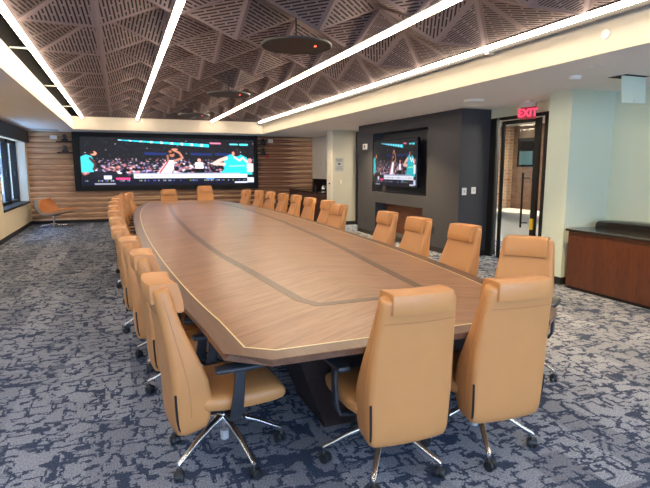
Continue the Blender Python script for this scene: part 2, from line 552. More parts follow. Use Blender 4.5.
# charcoal media wall with two niches
bm = bmesh.new()
X0, X1, Y0, Y1 = 5.6, 6.45, 7.62, 11.8
cols = [Y0, 8.68, 11.02, Y1]
box(bm, X0, X1, Y0, 8.68, 0, ZS); box(bm, X0, X1, 11.02, Y1, 0, ZS)
box(bm, X0, X1, 8.68, 11.02, 2.39, ZS); box(bm, X0, X1, 8.68, 11.02, .80, 1.05); box(bm, X0, X1, 8.68, 11.02, 0, .12)
box(bm, X0, X1, 8.68, 8.78, .12, .80); box(bm, X0, X1, 10.85, 11.02, .12, .80)
box(bm, X0+.28, X1, 8.68, 11.02, 1.05, 2.39)
struct('wall_media', bm, M['charcoal_wall'])
struct('trim_5', B(X0+.3, X0+.32, 8.78, 10.85, .12, .80), M['niche_wood'])
struct('baseboard_media', B(X0-.012, X0, Y0, Y1, 0, .1), M['baseboard'])
struct('baseboard_media.001', B(X0-.012, X1, Y0-.012, Y0, 0, .1), M['baseboard'])

# glazed entrance between media wall and pillar
GX = 6.25
struct('wall_header', B(GX-.02, GX+.18, 5.64, Y0, 2.47, ZS), M['sage_paint'])
bm = bmesh.new()
box(bm, GX-.02, GX+.02, 7.47, Y0, 0, 2.47); box(bm, GX-.03, GX+.05, 5.64, 7.40, 2.42, 2.47)
box(bm, GX-.03, GX+.05, 5.64, 5.70, 0, 2.42); box(bm, GX-.03, GX+.05, 6.28, 6.34, 0, 2.42)
d1 = struct('door_1', bm, M['black_frame'])
bm = bmesh.new()
box(bm, GX-.01, GX+.02, 7.27, 7.335, .01, 2.40); box(bm, GX-.02, GX+.02, 6.44, 6.55, .01, 2.40)
box(bm, GX-.02, GX+.03, 6.5, 7.3, .01, .10); box(bm, GX-.02, GX+.03, 6.5, 7.3, 2.34, 2.40)
obj('door_leaf', bm, M['black_frame'], d1)
obj('pane', B(GX, GX+.01, 6.5, 7.3, .08, 2.36), M['glass'], d1)
obj('narrow_pane', B(GX, GX+.01, 7.34, 7.47, .02, 2.44), M['glass'], d1)
obj('side_pane', B(GX, GX+.01, 5.70, 6.30, .02, 2.42), M['glass'], d1)
bm = bmesh.new()
tube(bm, [(GX-.09, 6.68, .62), (GX-.09, 6.68, 1.52)], .017, 12)
for zz in (.70, 1.44): tube(bm, [(GX-.09, 6.68, zz), (GX-.02, 6.60, zz)], .010, 8)
obj('door_handle', bm, M['black_frame'], d1, smooth=40)
obj('lock_tag', B(GX-.05, GX-.02, 6.46, 6.53, .60, .78, bev=.004), M['yellow'], d1)

# glazed strip by the far end of the media wall
bm = bmesh.new()
box(bm, GX-.02, GX+.04, 13.22, 13.29, 0, 2.6); box(bm, GX-.02, GX+.04, 11.82, 11.90, 0, 2.6); box(bm, GX-.02, GX+.04, 11.9, 13.22, 2.53, 2.6)
d2 = struct('door_2', bm, M['black_frame'])
obj('pane', B(GX, GX+.01, 11.9, 13.22, .02, 2.53), M['glass'], d2)

# white partition with open door edge, kitchen alcove
struct('wall_partition', B(5.52, GX+.06, 13.3, 13.66, 0, ZS), M['beige_paint'])
struct('trim_6', B(5.50, 5.52, 13.3, 13.68, 0, ZS), M['white_paint'])
struct('baseboard_partition', B(5.50, GX, 13.286, 13.3, 0, .1), M['baseboard'])
struct('wall_kitchen', B(6.8, 6.95, 13.66, YF, 0, ZS), M['white_paint'])

# corridor beyond the glass
struct('wall_corridor', B(9.2, 9.35, 2.0, YF, 0, ZS), M['corridor_wood'])
struct('wall_corridor.001', B(9.05, 9.2, 10.36, 11.4, 0, ZS), M['brick'])
struct('wall_corridor.002', B(6.9, 9.2, YF-.05, YF+.1, 0, ZS), M['beige_paint'])
struct('wall_corridor.003', B(XR+.2, 9.2, 2.0, 2.15, 0, ZS), M['beige_paint'])
struct('wall_corridor.004', B(GX+.06, 6.8, 13.3, 13.45, 0, ZS), M['brick'])

# ------------------------------------------------------------------ screens
class Canvas:
    def __init__(s, w, h, bg):
        s.w, s.h = w, h
        s.a = np.zeros((h, w, 3)); s.a[:] = bg
        s.Y, s.X = np.mgrid[0:h, 0:w]
    def ell(s, cx, cy, rx, ry, c, ang=0, al=1):
        ca, sa = math.cos(ang), math.sin(ang)
        dx, dy = s.X-cx, s.Y-cy
        m = ((dx*ca+dy*sa)/rx)**2 + ((-dx*sa+dy*ca)/ry)**2 <= 1
        s.a[m] = s.a[m]*(1-al) + np.array(c)*al
    def poly(s, pts, c):
        inside = np.zeros(s.X.shape, bool)
        n = len(pts)
        for i in range(n):
            x1, y1 = pts[i]; x2, y2 = pts[(i+1) % n]
            if y1 == y2: continue
            cond = ((y1 > s.Y) != (y2 > s.Y)) & (s.X < (x2-x1)*(s.Y-y1)/(y2-y1)+x1)
            inside ^= cond
        s.a[inside] = c
    def limb(s, pts, r, c):
        for (x1, y1), (x2, y2) in zip(pts, pts[1:]):
            dx, dy = x2-x1, y2-y1; L = dx*dx+dy*dy
            t = np.clip(((s.X-x1)*dx+(s.Y-y1)*dy)/L, 0, 1)
            m = (s.X-x1-t*dx)**2+(s.Y-y1-t*dy)**2 <= r*r
            s.a[m] = c

def broadcast_picture():
    rng = np.random.default_rng(3)
    c = Canvas(616, 178, (.085, .085, .105))
    g = rng.normal(0, .018, (178, 616, 1)); c.a += g
    for _ in range(150):                                    # dim upper crowd
        c.ell(rng.uniform(0, 616), rng.uniform(5, 75), rng.uniform(1, 4), rng.uniform(1, 3), (.20, .20, .25), al=.6)
    for _ in range(14):
        c.ell(rng.uniform(0, 616), rng.uniform(8, 60), 1.6, 1.6, (.8, .8, .85))
    for x0 in (215, 380, 470): c.limb([(x0, 58), (x0+70, 60)], 5, (.10, .15, .34))
    pal = [(.85, .6, .62), (.9, .9, .95), (.6, .35, .4), (.35, .3, .42), (.75, .45, .4), (.2, .2, .3), (.62, .55, .75), (.08, .07, .1)]
    for _ in range(900):
        y = rng.uniform(78, 136); s = .6+(y-78)/50
        c.ell(rng.uniform(0, 616), y, rng.uniform(1.5, 5)*s, rng.uniform(1.2, 3.6)*s, pal[rng.integers(len(pal))], al=.75)
    for _ in range(60):
        c.ell(rng.uniform(0, 616), rng.uniform(118, 142), rng.uniform(4, 12), rng.uniform(2, 5), (.05, .05, .08))
    # ribbon board
    for i in range(320):
        x = 125+i; th = 1.5+i/70
        y = 8+i*.052
        c.a[int(y-th+3):int(y+th+3), x] = (.15, .75, .85) if (i//9) % 4 else (.75, .95, 1)
    c.limb([(450, 16), (486, 17)], 3, (.85, .45, .55)); c.limb([(525, 19), (552, 20)], 3, (.35, .8, .85)); c.limb([(562, 20), (592, 20)], 3, (.3, .85, .88))
    # left figure in turquoise
    c.poly([(0, 72), (18, 64), (36, 70), (42, 98), (40, 128), (0, 130)], (.22, .68, .72))
    c.ell(42, 60, 11, 8, (.85, .52, .42)); c.ell(36, 57, 8, 5, (.18, .1, .1))
    c.limb([(30, 78), (46, 100), (40, 118)], 4, (.25, .16, .16))
    # shooting player in white
    c.poly([(296, 84), (318, 84), (312, 112), (302, 138), (252, 140), (270, 112), (284, 92)], (.95, .93, .95))
    c.limb([(292, 90), (258, 138)], 3.2, (.8, .2, .25))
    c.ell(308, 62, 9, 10, (.62, .38, .30)); c.ell(306, 55, 9, 6, (.15, .1, .1))
    c.limb([(316, 86), (346, 74), (334, 54), (312, 44)], 4, (.66, .42, .34)); c.limb([(294, 84), (292, 66)], 4, (.55, .34, .28)); c.ell(318, 42, 12, 4, (.7, .45, .36)); c.ell(302, 50, 6, 5, (.6, .36, .22))
    c.limb([(258, 138), (246, 150)], 8, (.9, .9, .92)); c.limb([(290, 138), (300, 150)], 8, (.9, .9, .92))
    # official
    c.poly([(392, 92), (420, 92), (422, 116), (390, 116)], (.92, .84, .88)); c.ell(406, 84, 7, 8, (.85, .55, .5))
    c.poly([(390, 116), (422, 116), (420, 148), (392, 148)], (.04, .04, .05))
    # right player in turquoise
    c.poly([(500, 70), (526, 58), (568, 60), (590, 72), (598, 110), (612, 140), (470, 142), (500, 120)], (.14, .66, .70))
    c.ell(548, 54, 16, 13, (.14, .1, .12)); c.ell(536, 56, 6, 9, (.75, .48, .4))
    c.limb([(508, 74), (482, 84), (462, 96)], 7, (.84, .64, .6)); c.limb([(462, 96), (500, 98)], 6, (.84, .64, .6))
    c.limb([(540, 70), (560, 84), (572, 72), (588, 88)], 3, (.92, .97, .97)); c.limb([(520, 106), (580, 104)], 2, (.55, .9, .6))
    c.ell(600, 84, 9, 10, (.8, .5, .5)); c.poly([(588, 96), (614, 96), (614, 130), (590, 130)], (.88, .9, .95))
    c.poly([(455, 142), (520, 136), (530, 150), (440, 152)], (.93, .94, .96))
    # score graphics
    c.poly([(40, 128), (110, 128), (110, 150), (40, 150)], (.10, .10, .14))
    c.a[138:153, 172:590] = (.86, .86, .90); c.a[133:138, 172:560] = (.55, .56, .66)
    for x in range(180, 575, 5):
        if rng.random() < .72: c.a[143:149, x:x+3] = (.45, .47, .56)
    c.a[153:178, 0:616] = (.06, .06, .12)
    for x in range(10, 600, 6):
        if rng.random() < .55: c.a[159:164, x:x+4] = [(.6, .62, .7), (.5, .6, .2), (.3, .35, .7)][rng.integers(3)]
    c.a[150:158, 112:160] = (.85, .22, .42); c.a[142:156, 72:98] = (.75, .78, .88)
    c.a[170:176, 40:110] = (.5, .5, .56); c.a[168:174, 540:590] = (.75, .76, .8)
    c.a[152:158, 430:462] = (.3, .5, .8); c.a[152:172, 590:616] = (.75, .78, .9)
    a = c.a.copy()
    for ax in (0, 1, 1):
        a = (np.roll(a, 1, ax)+2*a+np.roll(a, -1, ax))/4
    return np.clip(a, 0, 1)
PIC = broadcast_picture()

def picture_mesh(name, nx, ny, place, m, parent, flip=False):
    """grid of pixels; place(u, v) gives the point; u left-right, v top-bottom as seen"""
    verts = [place(i/nx, j/ny) for j in range(ny+1) for i in range(nx+1)]
    faces = [(j*(nx+1)+i, (j+1)*(nx+1)+i, (j+1)*(nx+1)+i+1, j*(nx+1)+i+1) for j in range(ny) for i in range(nx)]
    me = bpy.data.meshes.new(name); me.from_pydata(verts, [], faces)
    ca = me.color_attributes.new('picture', 'FLOAT_COLOR', 'CORNER')
    h, w = PIC.shape[:2]
    jj = np.minimum(((np.arange(ny)+.5)/ny*h).astype(int), h-1); ii = np.minimum(((np.arange(nx)+.5)/nx*w).astype(int), w-1)
    col = PIC[np.ix_(jj, ii)].reshape(-1, 3)
    col = np.where(col <= .04045, col/12.92, ((col+.055)/1.055)**2.4)
    arr = np.ones((len(faces)*4, 4)); arr[:, :3] = np.repeat(col, 4, axis=0)
    ca.data.foreach_set('color', arr.ravel().astype(np.float32))
    me.materials.append(m)
    o = bpy.data.objects.new(name, me); C.objects.link(o); o.parent = parent
    return o

t = thing('video_wall', 'wide black framed video wall showing a basketball game on the timber wall', 'screen', (1.51, YF-.1, .96))
x0, x1, z0, z1 = -2.70, 2.70, 0, 1.65
Yf = -.13
bm = bmesh.new()
box(bm, x0, x1, Yf+.01, .06, z0, z1)
obj('cabinet', bm, M['black_frame'], t)
bm = bmesh.new()
bl, br, bb, bt = .17, .12, .13, .11
box(bm, x0-.02, x0+bl, Yf-.02, Yf+.02, z0-.02, z1+.02, bev=.004); box(bm, x1-br, x1+.02, Yf-.02, Yf+.02, z0-.02, z1+.02, bev=.004)
box(bm, x0+bl, x1-br, Yf-.02, Yf+.02, z0-.02, z0+bb, bev=.004); box(bm, x0+bl, x1-br, Yf-.02, Yf+.02, z1-bt, z1+.02, bev=.004)
obj('bezel', bm, M['black_frame'], t)
picture_mesh('picture', 308, 89, lambda u, v: (x0+bl+(x1-br-x0-bl)*u, Yf+.004, z1-bt-(z1-bt-z0-bb)*v), M['led'], t)

t = thing('television', 'wall television showing the same basketball game in the charcoal niche', 'television', (5.58, 9.93, 1.70))
# slightly turned out of the niche on an arm
obj('casing', B(-.035, .05, -.96, .94, -.50, .52, bev=.008), M['black_gloss'], t)
picture_mesh('picture', 154, 89, lambda u, v: (-.038, .92-1.86*u, .50-.99*v), M['lcd'], t)
obj('wall_mount', B(.05, .30, -.2, .2, -.2, .2), M['black_frame'], t)

# ------------------------------------------------------------------ conference table
YT0, YT1 = 2.15, 13.92
LX = [(2.31, .44), (2.93, .34), (4.05, .26), (4.87, .22), (5.96, .18), (7.4, .16), (8.77, .17), (10.2, .20), (11.3, .27), (12.3, .37), (13.0, .46), (13.5, .56)]
RX = [(2.31, 2.40), (2.55, 2.50), (2.93, 2.585), (4.05, 2.73), (4.87, 2.81), (5.96, 2.87), (7.4, 2.93), (8.77, 2.95), (10.2, 2.93), (11.3, 2.87), (12.3, 2.76), (13.0, 2.66), (13.5, 2.55)]
def smoothed(tab, n=44):
    ys = list(np.linspace(tab[0][0], tab[-1][0], n)); xs = [float(np.interp(y, [t[0] for t in tab], [t[1] for t in tab])) for y in ys]
    for _ in range(8):
        xs = [xs[0]] + [(xs[i-1]+2*xs[i]+xs[i+1])/4 for i in range(1, n-1)] + [xs[-1]]
    return list(zip(xs, ys))
def outline(off):
    """closed outline of the table top inset by off; cut corners at the near end, rounded at the far end"""
    out = []
    for tab, sg, cx in ((LX, 1, .60), (RX, -1, 2.24)):
        side = smoothed(tab)
        side = [(x+sg*off, y) for x, y in side if y > 2.31+off*.41-.001]
        side[0] = (side[0][0], 2.31+off*.41)
        xl, yl = side[-1]; ye = YT1-off
        far = [(xl + sg*.26*(1-math.cos(k/6*PI/2)), yl+(ye-yl)*math.sin(k/6*PI/2)) for k in range(1, 7)]
        out.append([(cx+sg*off*.41, YT0+off)] + side + far)
    return out[0][::-1] + out[1]
BANDP = [(1.13, 2.955), (1.06, 3.12), (.98, 4.18), (.90, 5.0), (.865, 5.9), (.85, 6.9), (.86, 7.9), (.88, 9.1), (.92, 10.3), (.99, 11.6), (1.07, 12.7), (1.25, 12.95),
         (2.10, 12.95), (2.28, 12.7), (2.39, 11.6), (2.44, 10.3), (2.45, 9.1), (2.42, 7.9), (2.36, 6.9), (2.29, 5.9), (2.21, 5.0), (2.11, 4.18), (1.99, 3.12), (1.92, 2.955)]
def slab(bm, off, z0, z1, off0=None):
    a = outline(off if off0 is None else off0); b_ = outline(off)
    loft(bm, [[(x, y, z0) for x, y in a], [(x, y, z1) for x, y in b_]])
def ribbon(bm, o1, o2, z):
    a, b_ = outline(o1), outline(o2)
    n = len(a)
    va = [bm.verts.new((x, y, z)) for x, y in a]; vb = [bm.verts.new((x, y, z)) for x, y in b_]
    va2 = [bm.verts.new((x, y, z-.003)) for x, y in a]; vb2 = [bm.verts.new((x, y, z-.003)) for x, y in b_]
    for i in range(n):
        j = (i+1) % n
        bm.faces.new((va[i], va[j], vb[j], vb[i])); bm.faces.new((va[i], va2[i], va2[j], va[j])); bm.faces.new((vb[i], vb[j], vb2[j], vb2[i]))
TZ = .74
tbl = thing('conference_table', 'very long boat-shaped wooden conference table in the middle of the room', 'table', (0, 0, 0))
bm = bmesh.new()
a, b_, c_, d_ = outline(.03), outline(.004), outline(0), outline(.003)
loft(bm, [[(x, y, TZ-.036) for x, y in a], [(x, y, TZ-.034) for x, y in b_], [(x, y, TZ-.003) for x, y in c_], [(x, y, TZ) for x, y in d_]])
obj('tabletop', bm, M['table_border'], tbl)
bm = bmesh.new(); slab(bm, .118, TZ-.004, TZ+.0012); obj('veneer_field', bm, M['table_field'], tbl)
bm = bmesh.new(); ribbon(bm, .110, .1185, TZ+.0022); obj('inlay_line', bm, M['inlay_metal'], tbl)
bm = bmesh.new()
n = len(BANDP); hw_ = .036; ins, outs = [], []
for i in range(n):
    p0, p, p1 = (Vector(BANDP[k % n]) for k in (i-1, i, i+1))
    d0, d1 = (p-p0).normalized(), (p1-p).normalized()
    n0, n1 = Vector((-d0.y, d0.x)), Vector((-d1.y, d1.x)); mi = (n0+n1).normalized(); mi = mi/max(.4, mi.dot(n0))
    ins.append(p+mi*hw_); outs.append(p-mi*hw_)
vi_ = [[bm.verts.new((q.x, q.y, z)) for q in r] for r, z in ((ins, TZ+.0026), (outs, TZ+.0026), (ins, TZ), (outs, TZ))]
for i in range(n):
    j = (i+1) % n
    bm.faces.new((vi_[0][i], vi_[0][j], vi_[1][j], vi_[1][i])); bm.faces.new((vi_[0][i], vi_[2][i], vi_[2][j], vi_[0][j])); bm.faces.new((vi_[1][i], vi_[1][j], vi_[3][j], vi_[3][i]))
obj('inlay_band', bm, M['table_band'], tbl)
bm = bmesh.new(); 
a = outline(.50)
loft(bm, [[(x, y, TZ-.12) for x, y in outline(.52)], [(x, y, TZ-.035) for x, y in a]])
obj('apron', bm, M['dark_wood'], tbl)
def pedestal(y0, sgn):
    bm = bmesh.new()
    # splayed slab legs: a wide top tapering to a narrower foot, leaning outwards
    r0 = [(1.10, y0, 0), (2.02, y0, 0), (2.02, y0+.55, 0), (1.10, y0+.55, 0)]
    r1 = [(.84, y0-.12*sgn, .69), (2.28, y0-.12*sgn, .69), (2.28, y0+.55+.12*sgn, .69), (.84, y0+.55+.12*sgn, .69)]
    mid = [tuple(a_*.62+b_*.38 for a_, b_ in zip(p, q)) for p, q in zip(r0, r1)]
    loft(bm, [r0, [(p[0], p[1], .03) for p in r0], mid, r1])
    return bm
for y0 in (2.78, 7.7, 12.5):
    obj('pedestal', pedestal(y0, 1), M['dark_wood'], tbl)

# ------------------------------------------------------------------ task chair (faces +x)
def sheet_ring(zc, xc, ht, hw, n=28, bow=0.0, tilt=0.0, p=3.2):
    out = []
    for a_, b_ in sup(n, ht, hw, p):
        x = xc + a_ + bow*(b_/hw)**2 if hw else xc
        out.append((x, b_, zc + a_*tilt))
    return out

def rbox(a, b, r, n=5):
    """rounded rectangle, half sizes a (x) and b (y)"""
    r = min(r, a*.98, b*.98); out = []
    for sx, sy, t0 in ((1, 1, 0), (-1, 1, PI/2), (-1, -1, PI), (1, -1, 1.5*PI)):
        for k in range(n+1):
            t = t0 + PI/2*k/n
            out.append((sx*(a-r)+r*math.cos(t), sy*(b-r)+r*math.sin(t)))
    # extra points along the two broad faces so that they can curve
    res = []
    for i, p in enumerate(out):
        res.append(p); q = out[(i+1) % len(out)]
        if abs(q[1]-p[1]) > b:
            for k in range(1, 8): res.append((p[0]+(q[0]-p[0])*k/8, p[1]+(q[1]-p[1])*k/8))
    return res

def make_chair(label):
    t = thing('conference_chair', label, 'chair')
    # backrest: bolstered at the bottom, thin and reclined at the top
    prof = [(.262, -.225, .030, .180), (.266, -.225, .060, .202), (.280, -.225, .080, .214), (.31, -.223, .090, .220), (.36, -.222, .096, .224), (.44, -.222, .098, .228),
            (.52, -.230, .094, .230), (.60, -.246, .083, .229), (.68, -.266, .070, .226), (.76, -.287, .058, .221), (.84, -.307, .049, .215),
            (.91, -.324, .044, .209), (.97, -.338, .042, .204), (.999, -.343, .041, .201), (1.013, -.345, .038, .196), (1.021, -.347, .030, .187)]
    bm = bmesh.new()
    loft(bm, [[(x+a_+.022*(b_/w)**2*(1 if a_ < 0 else .6), b_, z+a_*.18) for a_, b_ in rbox(h, w, min(.030, h*.75))] for z, x, h, w in prof])
    back = obj('backrest', bm, M['leather'], t, smooth=50)
    # stitched seams: one across the back under the headrest and one down each side
    bm = bmesh.new()
    tube(bm, [(-.3245-.0455+.022*(y/.21)**2, y, .900) for y in np.linspace(-.19, .19, 13)], .0012, 5)
    for s in (-1, 1):
        tube(bm, [(x-.2*h+.02, s*(w+.0004), z) for z, x, h, w in prof[4:13]], .0014, 5)
    obj('seam', bm, M['leather_seam'], back)
    for s in (-1, 1):
        bm = bmesh.new()
        pts = [(-.268, .204, .276), (-.283, .212, .30), (-.292, .217, .35), (-.296, .220, .42), (-.298, .222, .49)]
        tube(bm, [(x+.004, s*y, z) for x, y, z in pts], .0065, 6)
        obj('side_slot', bm, M['black_plastic'], back)
    # headrest: soft pad folded over the top
    bm = bmesh.new()
    core = [(-.252, .900), (-.243, .904), (-.240, .915), (-.244, .960), (-.256, 1.010), (-.266, 1.044), (-.269, 1.051), (-.277, 1.055), (-.335, 1.058), (-.390, 1.055), (-.399, 1.052), (-.403, 1.044),
            (-.402, 1.000), (-.399, .962), (-.396, .956), (-.389, .956), (-.385, .962), (-.381, 1.000), (-.376, 1.020), (-.362, 1.029), (-.345, 1.031), (-.325, 1.029), (-.312, 1.018), (-.302, .990), (-.292, .950), (-.282, .910), (-.276, .901)]
    cxm = sum(p[0] for p in core)/len(core); czm = sum(p[1] for p in core)/len(core)
    rings = []
    for y, s in [(-.183, .96), (-.181, .985), (-.176, .998), (-.165, 1), (-.08, 1), (0, 1), (.08, 1), (.165, 1), (.176, .998), (.181, .985), (.183, .96)]:
        bow = .022*(y/.2)**2
        rings.append([(cxm+(x-cxm)*s+bow, y*.88, czm+(z-czm)*s-.012) for x, z in core])
    loft(bm, rings)
    obj('headrest', bm, M['leather'], t, smooth=28)
    # seat: waterfall front
    bm = bmesh.new()
    rings = []
    for x, zt, zb, w in [(-.205, .435, .375, .19), (-.195, .452, .36, .21), (-.13, .460, .352, .236), (-.05, .458, .345, .248), (.08, .460, .343, .254), (.18, .464, .345, .253),
                         (.235, .461, .350, .248), (.268, .448, .360, .240), (.284, .430, .375, .225), (.290, .41, .392, .20)]:
        zc, hh = (zt+zb)/2, (zt-zb)/2
        rings.append([(x, y, zc+z) for z, y in sup(28, hh, w, 3.6)])
    loft(bm, rings)
    st = obj('seat', bm, M['leather'], t, smooth=55)
    bm = bmesh.new()
    tube(bm, [(x, 0.0, .4615) for x in np.linspace(-.10, .22, 10)], .002, 5)
    obj('seam', bm, M['leather_seam'], st)
    # mechanism under the seat
    bm = bmesh.new(); box(bm, -.20, .12, -.09, .09, .285, .350, bev=.012); box(bm, -.24, -.15, -.05, .05, .285, .32, bev=.008)
    tube(bm, [(.04, -.08, .31), (.05, -.24, .305)], .006, 8)
    obj('tilt_mechanism', bm, M['black_plastic'], t, smooth=40)
    # armrests
    for s in (-1, 1):
        bm = bmesh.new()
        pts = [(-.01, s*.08, .330), (-.01, s*.20, .322), (-.008, s*.266, .330), (-.004, s*.284, .37), (.010, s*.286, .48), (.018, s*.284, .56), (.018, s*.282, .600)]
        wd = [.034, .034, .034, .034, .030, .027, .030]
        rings = []
        for i, p in enumerate(pts):
            tng = (Vector(pts[min(i+1, 6)])-Vector(pts[max(i-1, 0)])).normalized()
            nn = Vector((1, 0, 0)); b2 = tng.cross(nn).normalized(); nn = b2.cross(tng)
            rings.append([Vector(p)+nn*a_+b2*c for a_, c in sup(14, wd[i], .011, 4)])
        loft(bm, rings)
        ar = obj('armrest', bm, M['arm_plastic'], t, smooth=45)
        bm = bmesh.new(); rings = []
        for x, hw, zt, zb in [(-.128, .018, .642, .632), (-.122, .034, .653, .626), (-.06, .044, .658, .626), (.03, .048, .659, .624), (.10, .046, .657, .628), (.135, .034, .653, .632), (.142, .018, .648, .638)]:
            rings.append([(x+.018, s*.277+y, (zt+zb)/2-.035+z) for z, y in sup(18, (zt-zb)/2, hw, 3.2)])
        loft(bm, rings)
        obj('arm_pad', bm, M['arm_plastic'], ar, smooth=50)
    # gas lift and star base
    bm = bmesh.new(); lathe(bm, [(.026, .30), (.026, .19), (.02, .19), (.02, .31)], 20)
    obj('gas_lift', bm, M['black_plastic'], t, smooth=40)
    bm = bmesh.new(); lathe(bm, [(.017, .085), (.024, .088), (.024, .14), (.017, .14)], 18)
    obj('lift_foot', bm, M['grey_plastic'], t, smooth=40)
    bm = bmesh.new(); lathe(bm, [(.030, .175), (.040, .180), (.042, .225), (.036, .248), (.028, .250)], 24)
    obj('hub', bm, M['chrome'], t, smooth=40)
    for k in range(5):
        a = 2*PI*k/5 + LEG0
        ca, sa = math.cos(a), math.sin(a)
        bm = bmesh.new()
        rings = []
        for r, z, hw, hh in [(.030, .225, .024, .020), (.10, .200, .020, .017), (.20, .158, .016, .013), (.28, .114, .014, .011), (.325, .094, .0135, .010), (.335, .086, .012, .008)]:
            rings.append([(r*ca-y*sa, r*sa+y*ca, z+dz) for dz, y in sup(14, hh, hw, 2.8)])
        loft(bm, rings)
        lathe(bm, [(.010, .088), (.010, .062), (.008, .06)], 12, .328*ca, .328*sa)
        lg = obj('base_leg', bm, M['chrome'], t, smooth=45)
        # twin wheel caster, trailing direction varies
        ph = a + PI/2 + [.5, -.4, .9, -.8, .2][k]
        cp, sp = math.cos(ph), math.sin(ph)
        bm = bmesh.new()
        ox, oy = .328*ca + .012*cp, .328*sa + .012*sp
        for s in (-1, 1):
            rr = []
            for q, rad in [(.006, .024), (.007, .029), (.018, .030), (.024, .027), (.026, .018)]:
                rr.append([(ox - s*q*sp + rad*math.cos(w_)*cp, oy + s*q*cp + rad*math.cos(w_)*sp, .030+rad*math.sin(w_)) for w_ in [2*PI*i/18 for i in range(18)]])
            loft(bm, rr)
        lathe(bm, [(.010, .055), (.016, .058), (.014, .066), (.008, .068)], 10, .328*ca, .328*sa)
        rr = []
        for q in (-.006, .006):
            rr.append([(ox - q*sp + .031*math.cos(w_)*cp, oy + q*cp + .031*math.cos(w_)*sp, .034+.030*math.sin(w_)) for w_ in [PI*i/10 for i in range(11)]])
        loft(bm, rr)
        obj('caster', bm, M['black_plastic'], lg, smooth=40)
    return t

LEG0 = R(20)
HB = .335     # headrest centre sits this far behind the hub
chairs = []   # headrest x, y, facing angle, label
LB = 'tan leather office chair '
nth = ['nearest', 'second', 'third', 'fourth', 'fifth', 'sixth', 'seventh', 'eighth', 'ninth', 'tenth', 'eleventh', 'last and farthest']
near = [('hub', .475, 2.73, 4, LB+'at the left near corner, seen side-on with its armrest', 1.0),
        ('hub', 1.272, 2.33, 89, LB+'at the near table end, left one of two with backs turned', .995),
        ('hub', 1.885, 2.335, 87, LB+'at the near table end, right one of two with backs turned', 1.0)]
left = [(.10, 3.62, 2), (.03, 4.36, -2), (-.04, 5.27, 0), (-.07, 6.24, 2), (-.10, 7.3, -2), (-.12, 8.3, 0), (-.12, 9.3, 2), (-.10, 10.2, 0), (-.05, 11.1, -3), (.04, 12.0, -5), (.16, 12.85, -8)]
right = [(3.06, 3.26, 214), (3.15, 4.19, 184), (3.11, 4.98, 182), (3.17, 5.82, 178), (3.12, 7.28, 182), (3.32, 8.25, 180), (3.32, 9.15, 178), (3.38, 10.15, 180), (3.32, 10.85, 182), (3.28, 11.75, 183), (3.18, 12.42, 184), (3.02, 13.15, 188)]
end = [(1.19, 14.2, 268, LB+'at the far table end below the screen, left one', 1.0), (2.13, 14.2, 272, LB+'at the far table end below the screen, taller right one', 1.075)]
spots = [(x, y, a, l, s) for _, x, y, a, l, s in near]
def hubpos(x, y, a, s=1): return x+HB*math.cos(R(a)), y+HB*math.sin(R(a))
for i, (x, y, a) in enumerate(left):
    hx, hy = hubpos(x, y, a)
    pos = 'last and farthest' if i == len(left)-1 else nth[i+1]
    spots.append((hx, hy, a, LB + 'along the left table side, ' + pos + (' from the near end' if i < len(left)-1 else ' of that side'), 1.0))
for i, (x, y, a) in enumerate(right):
    hx, hy = hubpos(x+.04, y, a)
    spots.append((hx, hy, a, LB + 'along the right table side, ' + (nth[i] + (' to the camera' if i == 0 else ' of that side' if i == 11 else ' from the near end')), 1.0))
for x, y, a, l, s in end:
    hx, hy = hubpos(x, y, a)
    spots.append((hx, hy, a, l, s))
phases = [-2, 18, 30]
base = None
for i, (x, y, a, l, s) in enumerate(spots):
    if base is None:
        base = make_chair(l); c = base
    else: c = copy_tree(base)
    c.location = (x, y, 0); c.rotation_euler = (0, 0, R(a)); c.scale = (1, 1, s)
    ph = phases[i] if i < 3 else random.uniform(0, 72)
    for ch in c.children:
        if ch.name.startswith('base_leg'): ch.rotation_euler = (0, 0, R(ph - a - 20))
    c['label'] = l; c['group'] = 'tan leather chairs around the conference table'

# ------------------------------------------------------------------ lounge chair in the far left corner
t = thing('lounge_chair', 'low tan swivel lounge chair in the far left corner by the window', 'chair', (-1.76, 15.95, 0), R(-28))
t.scale = (1.06, 1.15, 1.0)
# section along x of the shell: outer shell and inner cushion
def shellrings(off, half):
    prof = [(-.43, .71, .20), (-.40, .60, .29), (-.35, .47, .34), (-.26, .37, .36), (-.12, .33, .36), (.06, .345, .34), (.24, .385, .31), (.40, .43, .27), (.50, .455, .21)]
    out = []
    for i, (x, z, w) in enumerate(prof):
        p0 = prof[max(i-1, 0)]; p1 = prof[min(i+1, len(prof)-1)]
        tx, tz = p1[0]-p0[0], p1[1]-p0[1]; L = math.hypot(tx, tz); nx, nz = -tz/L, tx/L
        if nz < 0 and nx < 0: nx, nz = -nx, -nz
        ring = []
        side = (1-max(0, min(1, (x+.35)/.75)))*.20
        m = 12
        for q in range(m+1):
            y = -w + 2*w*q/m
            wing = side*abs(y/w)**3
            ring.append((x+nx*off+wing*.9, y*half, z+nz*off+wing*.25))
        for q in range(m, -1, -1):
            y = -w + 2*w*q/m
            wing = side*abs(y/w)**3
            ring.append((x+nx*(off+.045)+wing*.9, y*half*.97, z+nz*(off+.045)+wing*.25))
        out.append(ring)
    return out
bm = bmesh.new(); loft(bm, shellrings(-.03, 1.0)); obj('shell', bm, M['lounge_shell'], t, smooth=50)
bm = bmesh.new(); loft(bm, shellrings(.018, .95)); obj('cushion', bm, M['tan'], t, smooth=50)
bm = bmesh.new(); lathe(bm, [(.025, .05), (.025, .33)], 16); box(bm, -.12, .14, -.09, .09, .285, .318, bev=.01); obj('pedestal', bm, M['chrome'], t, smooth=40)
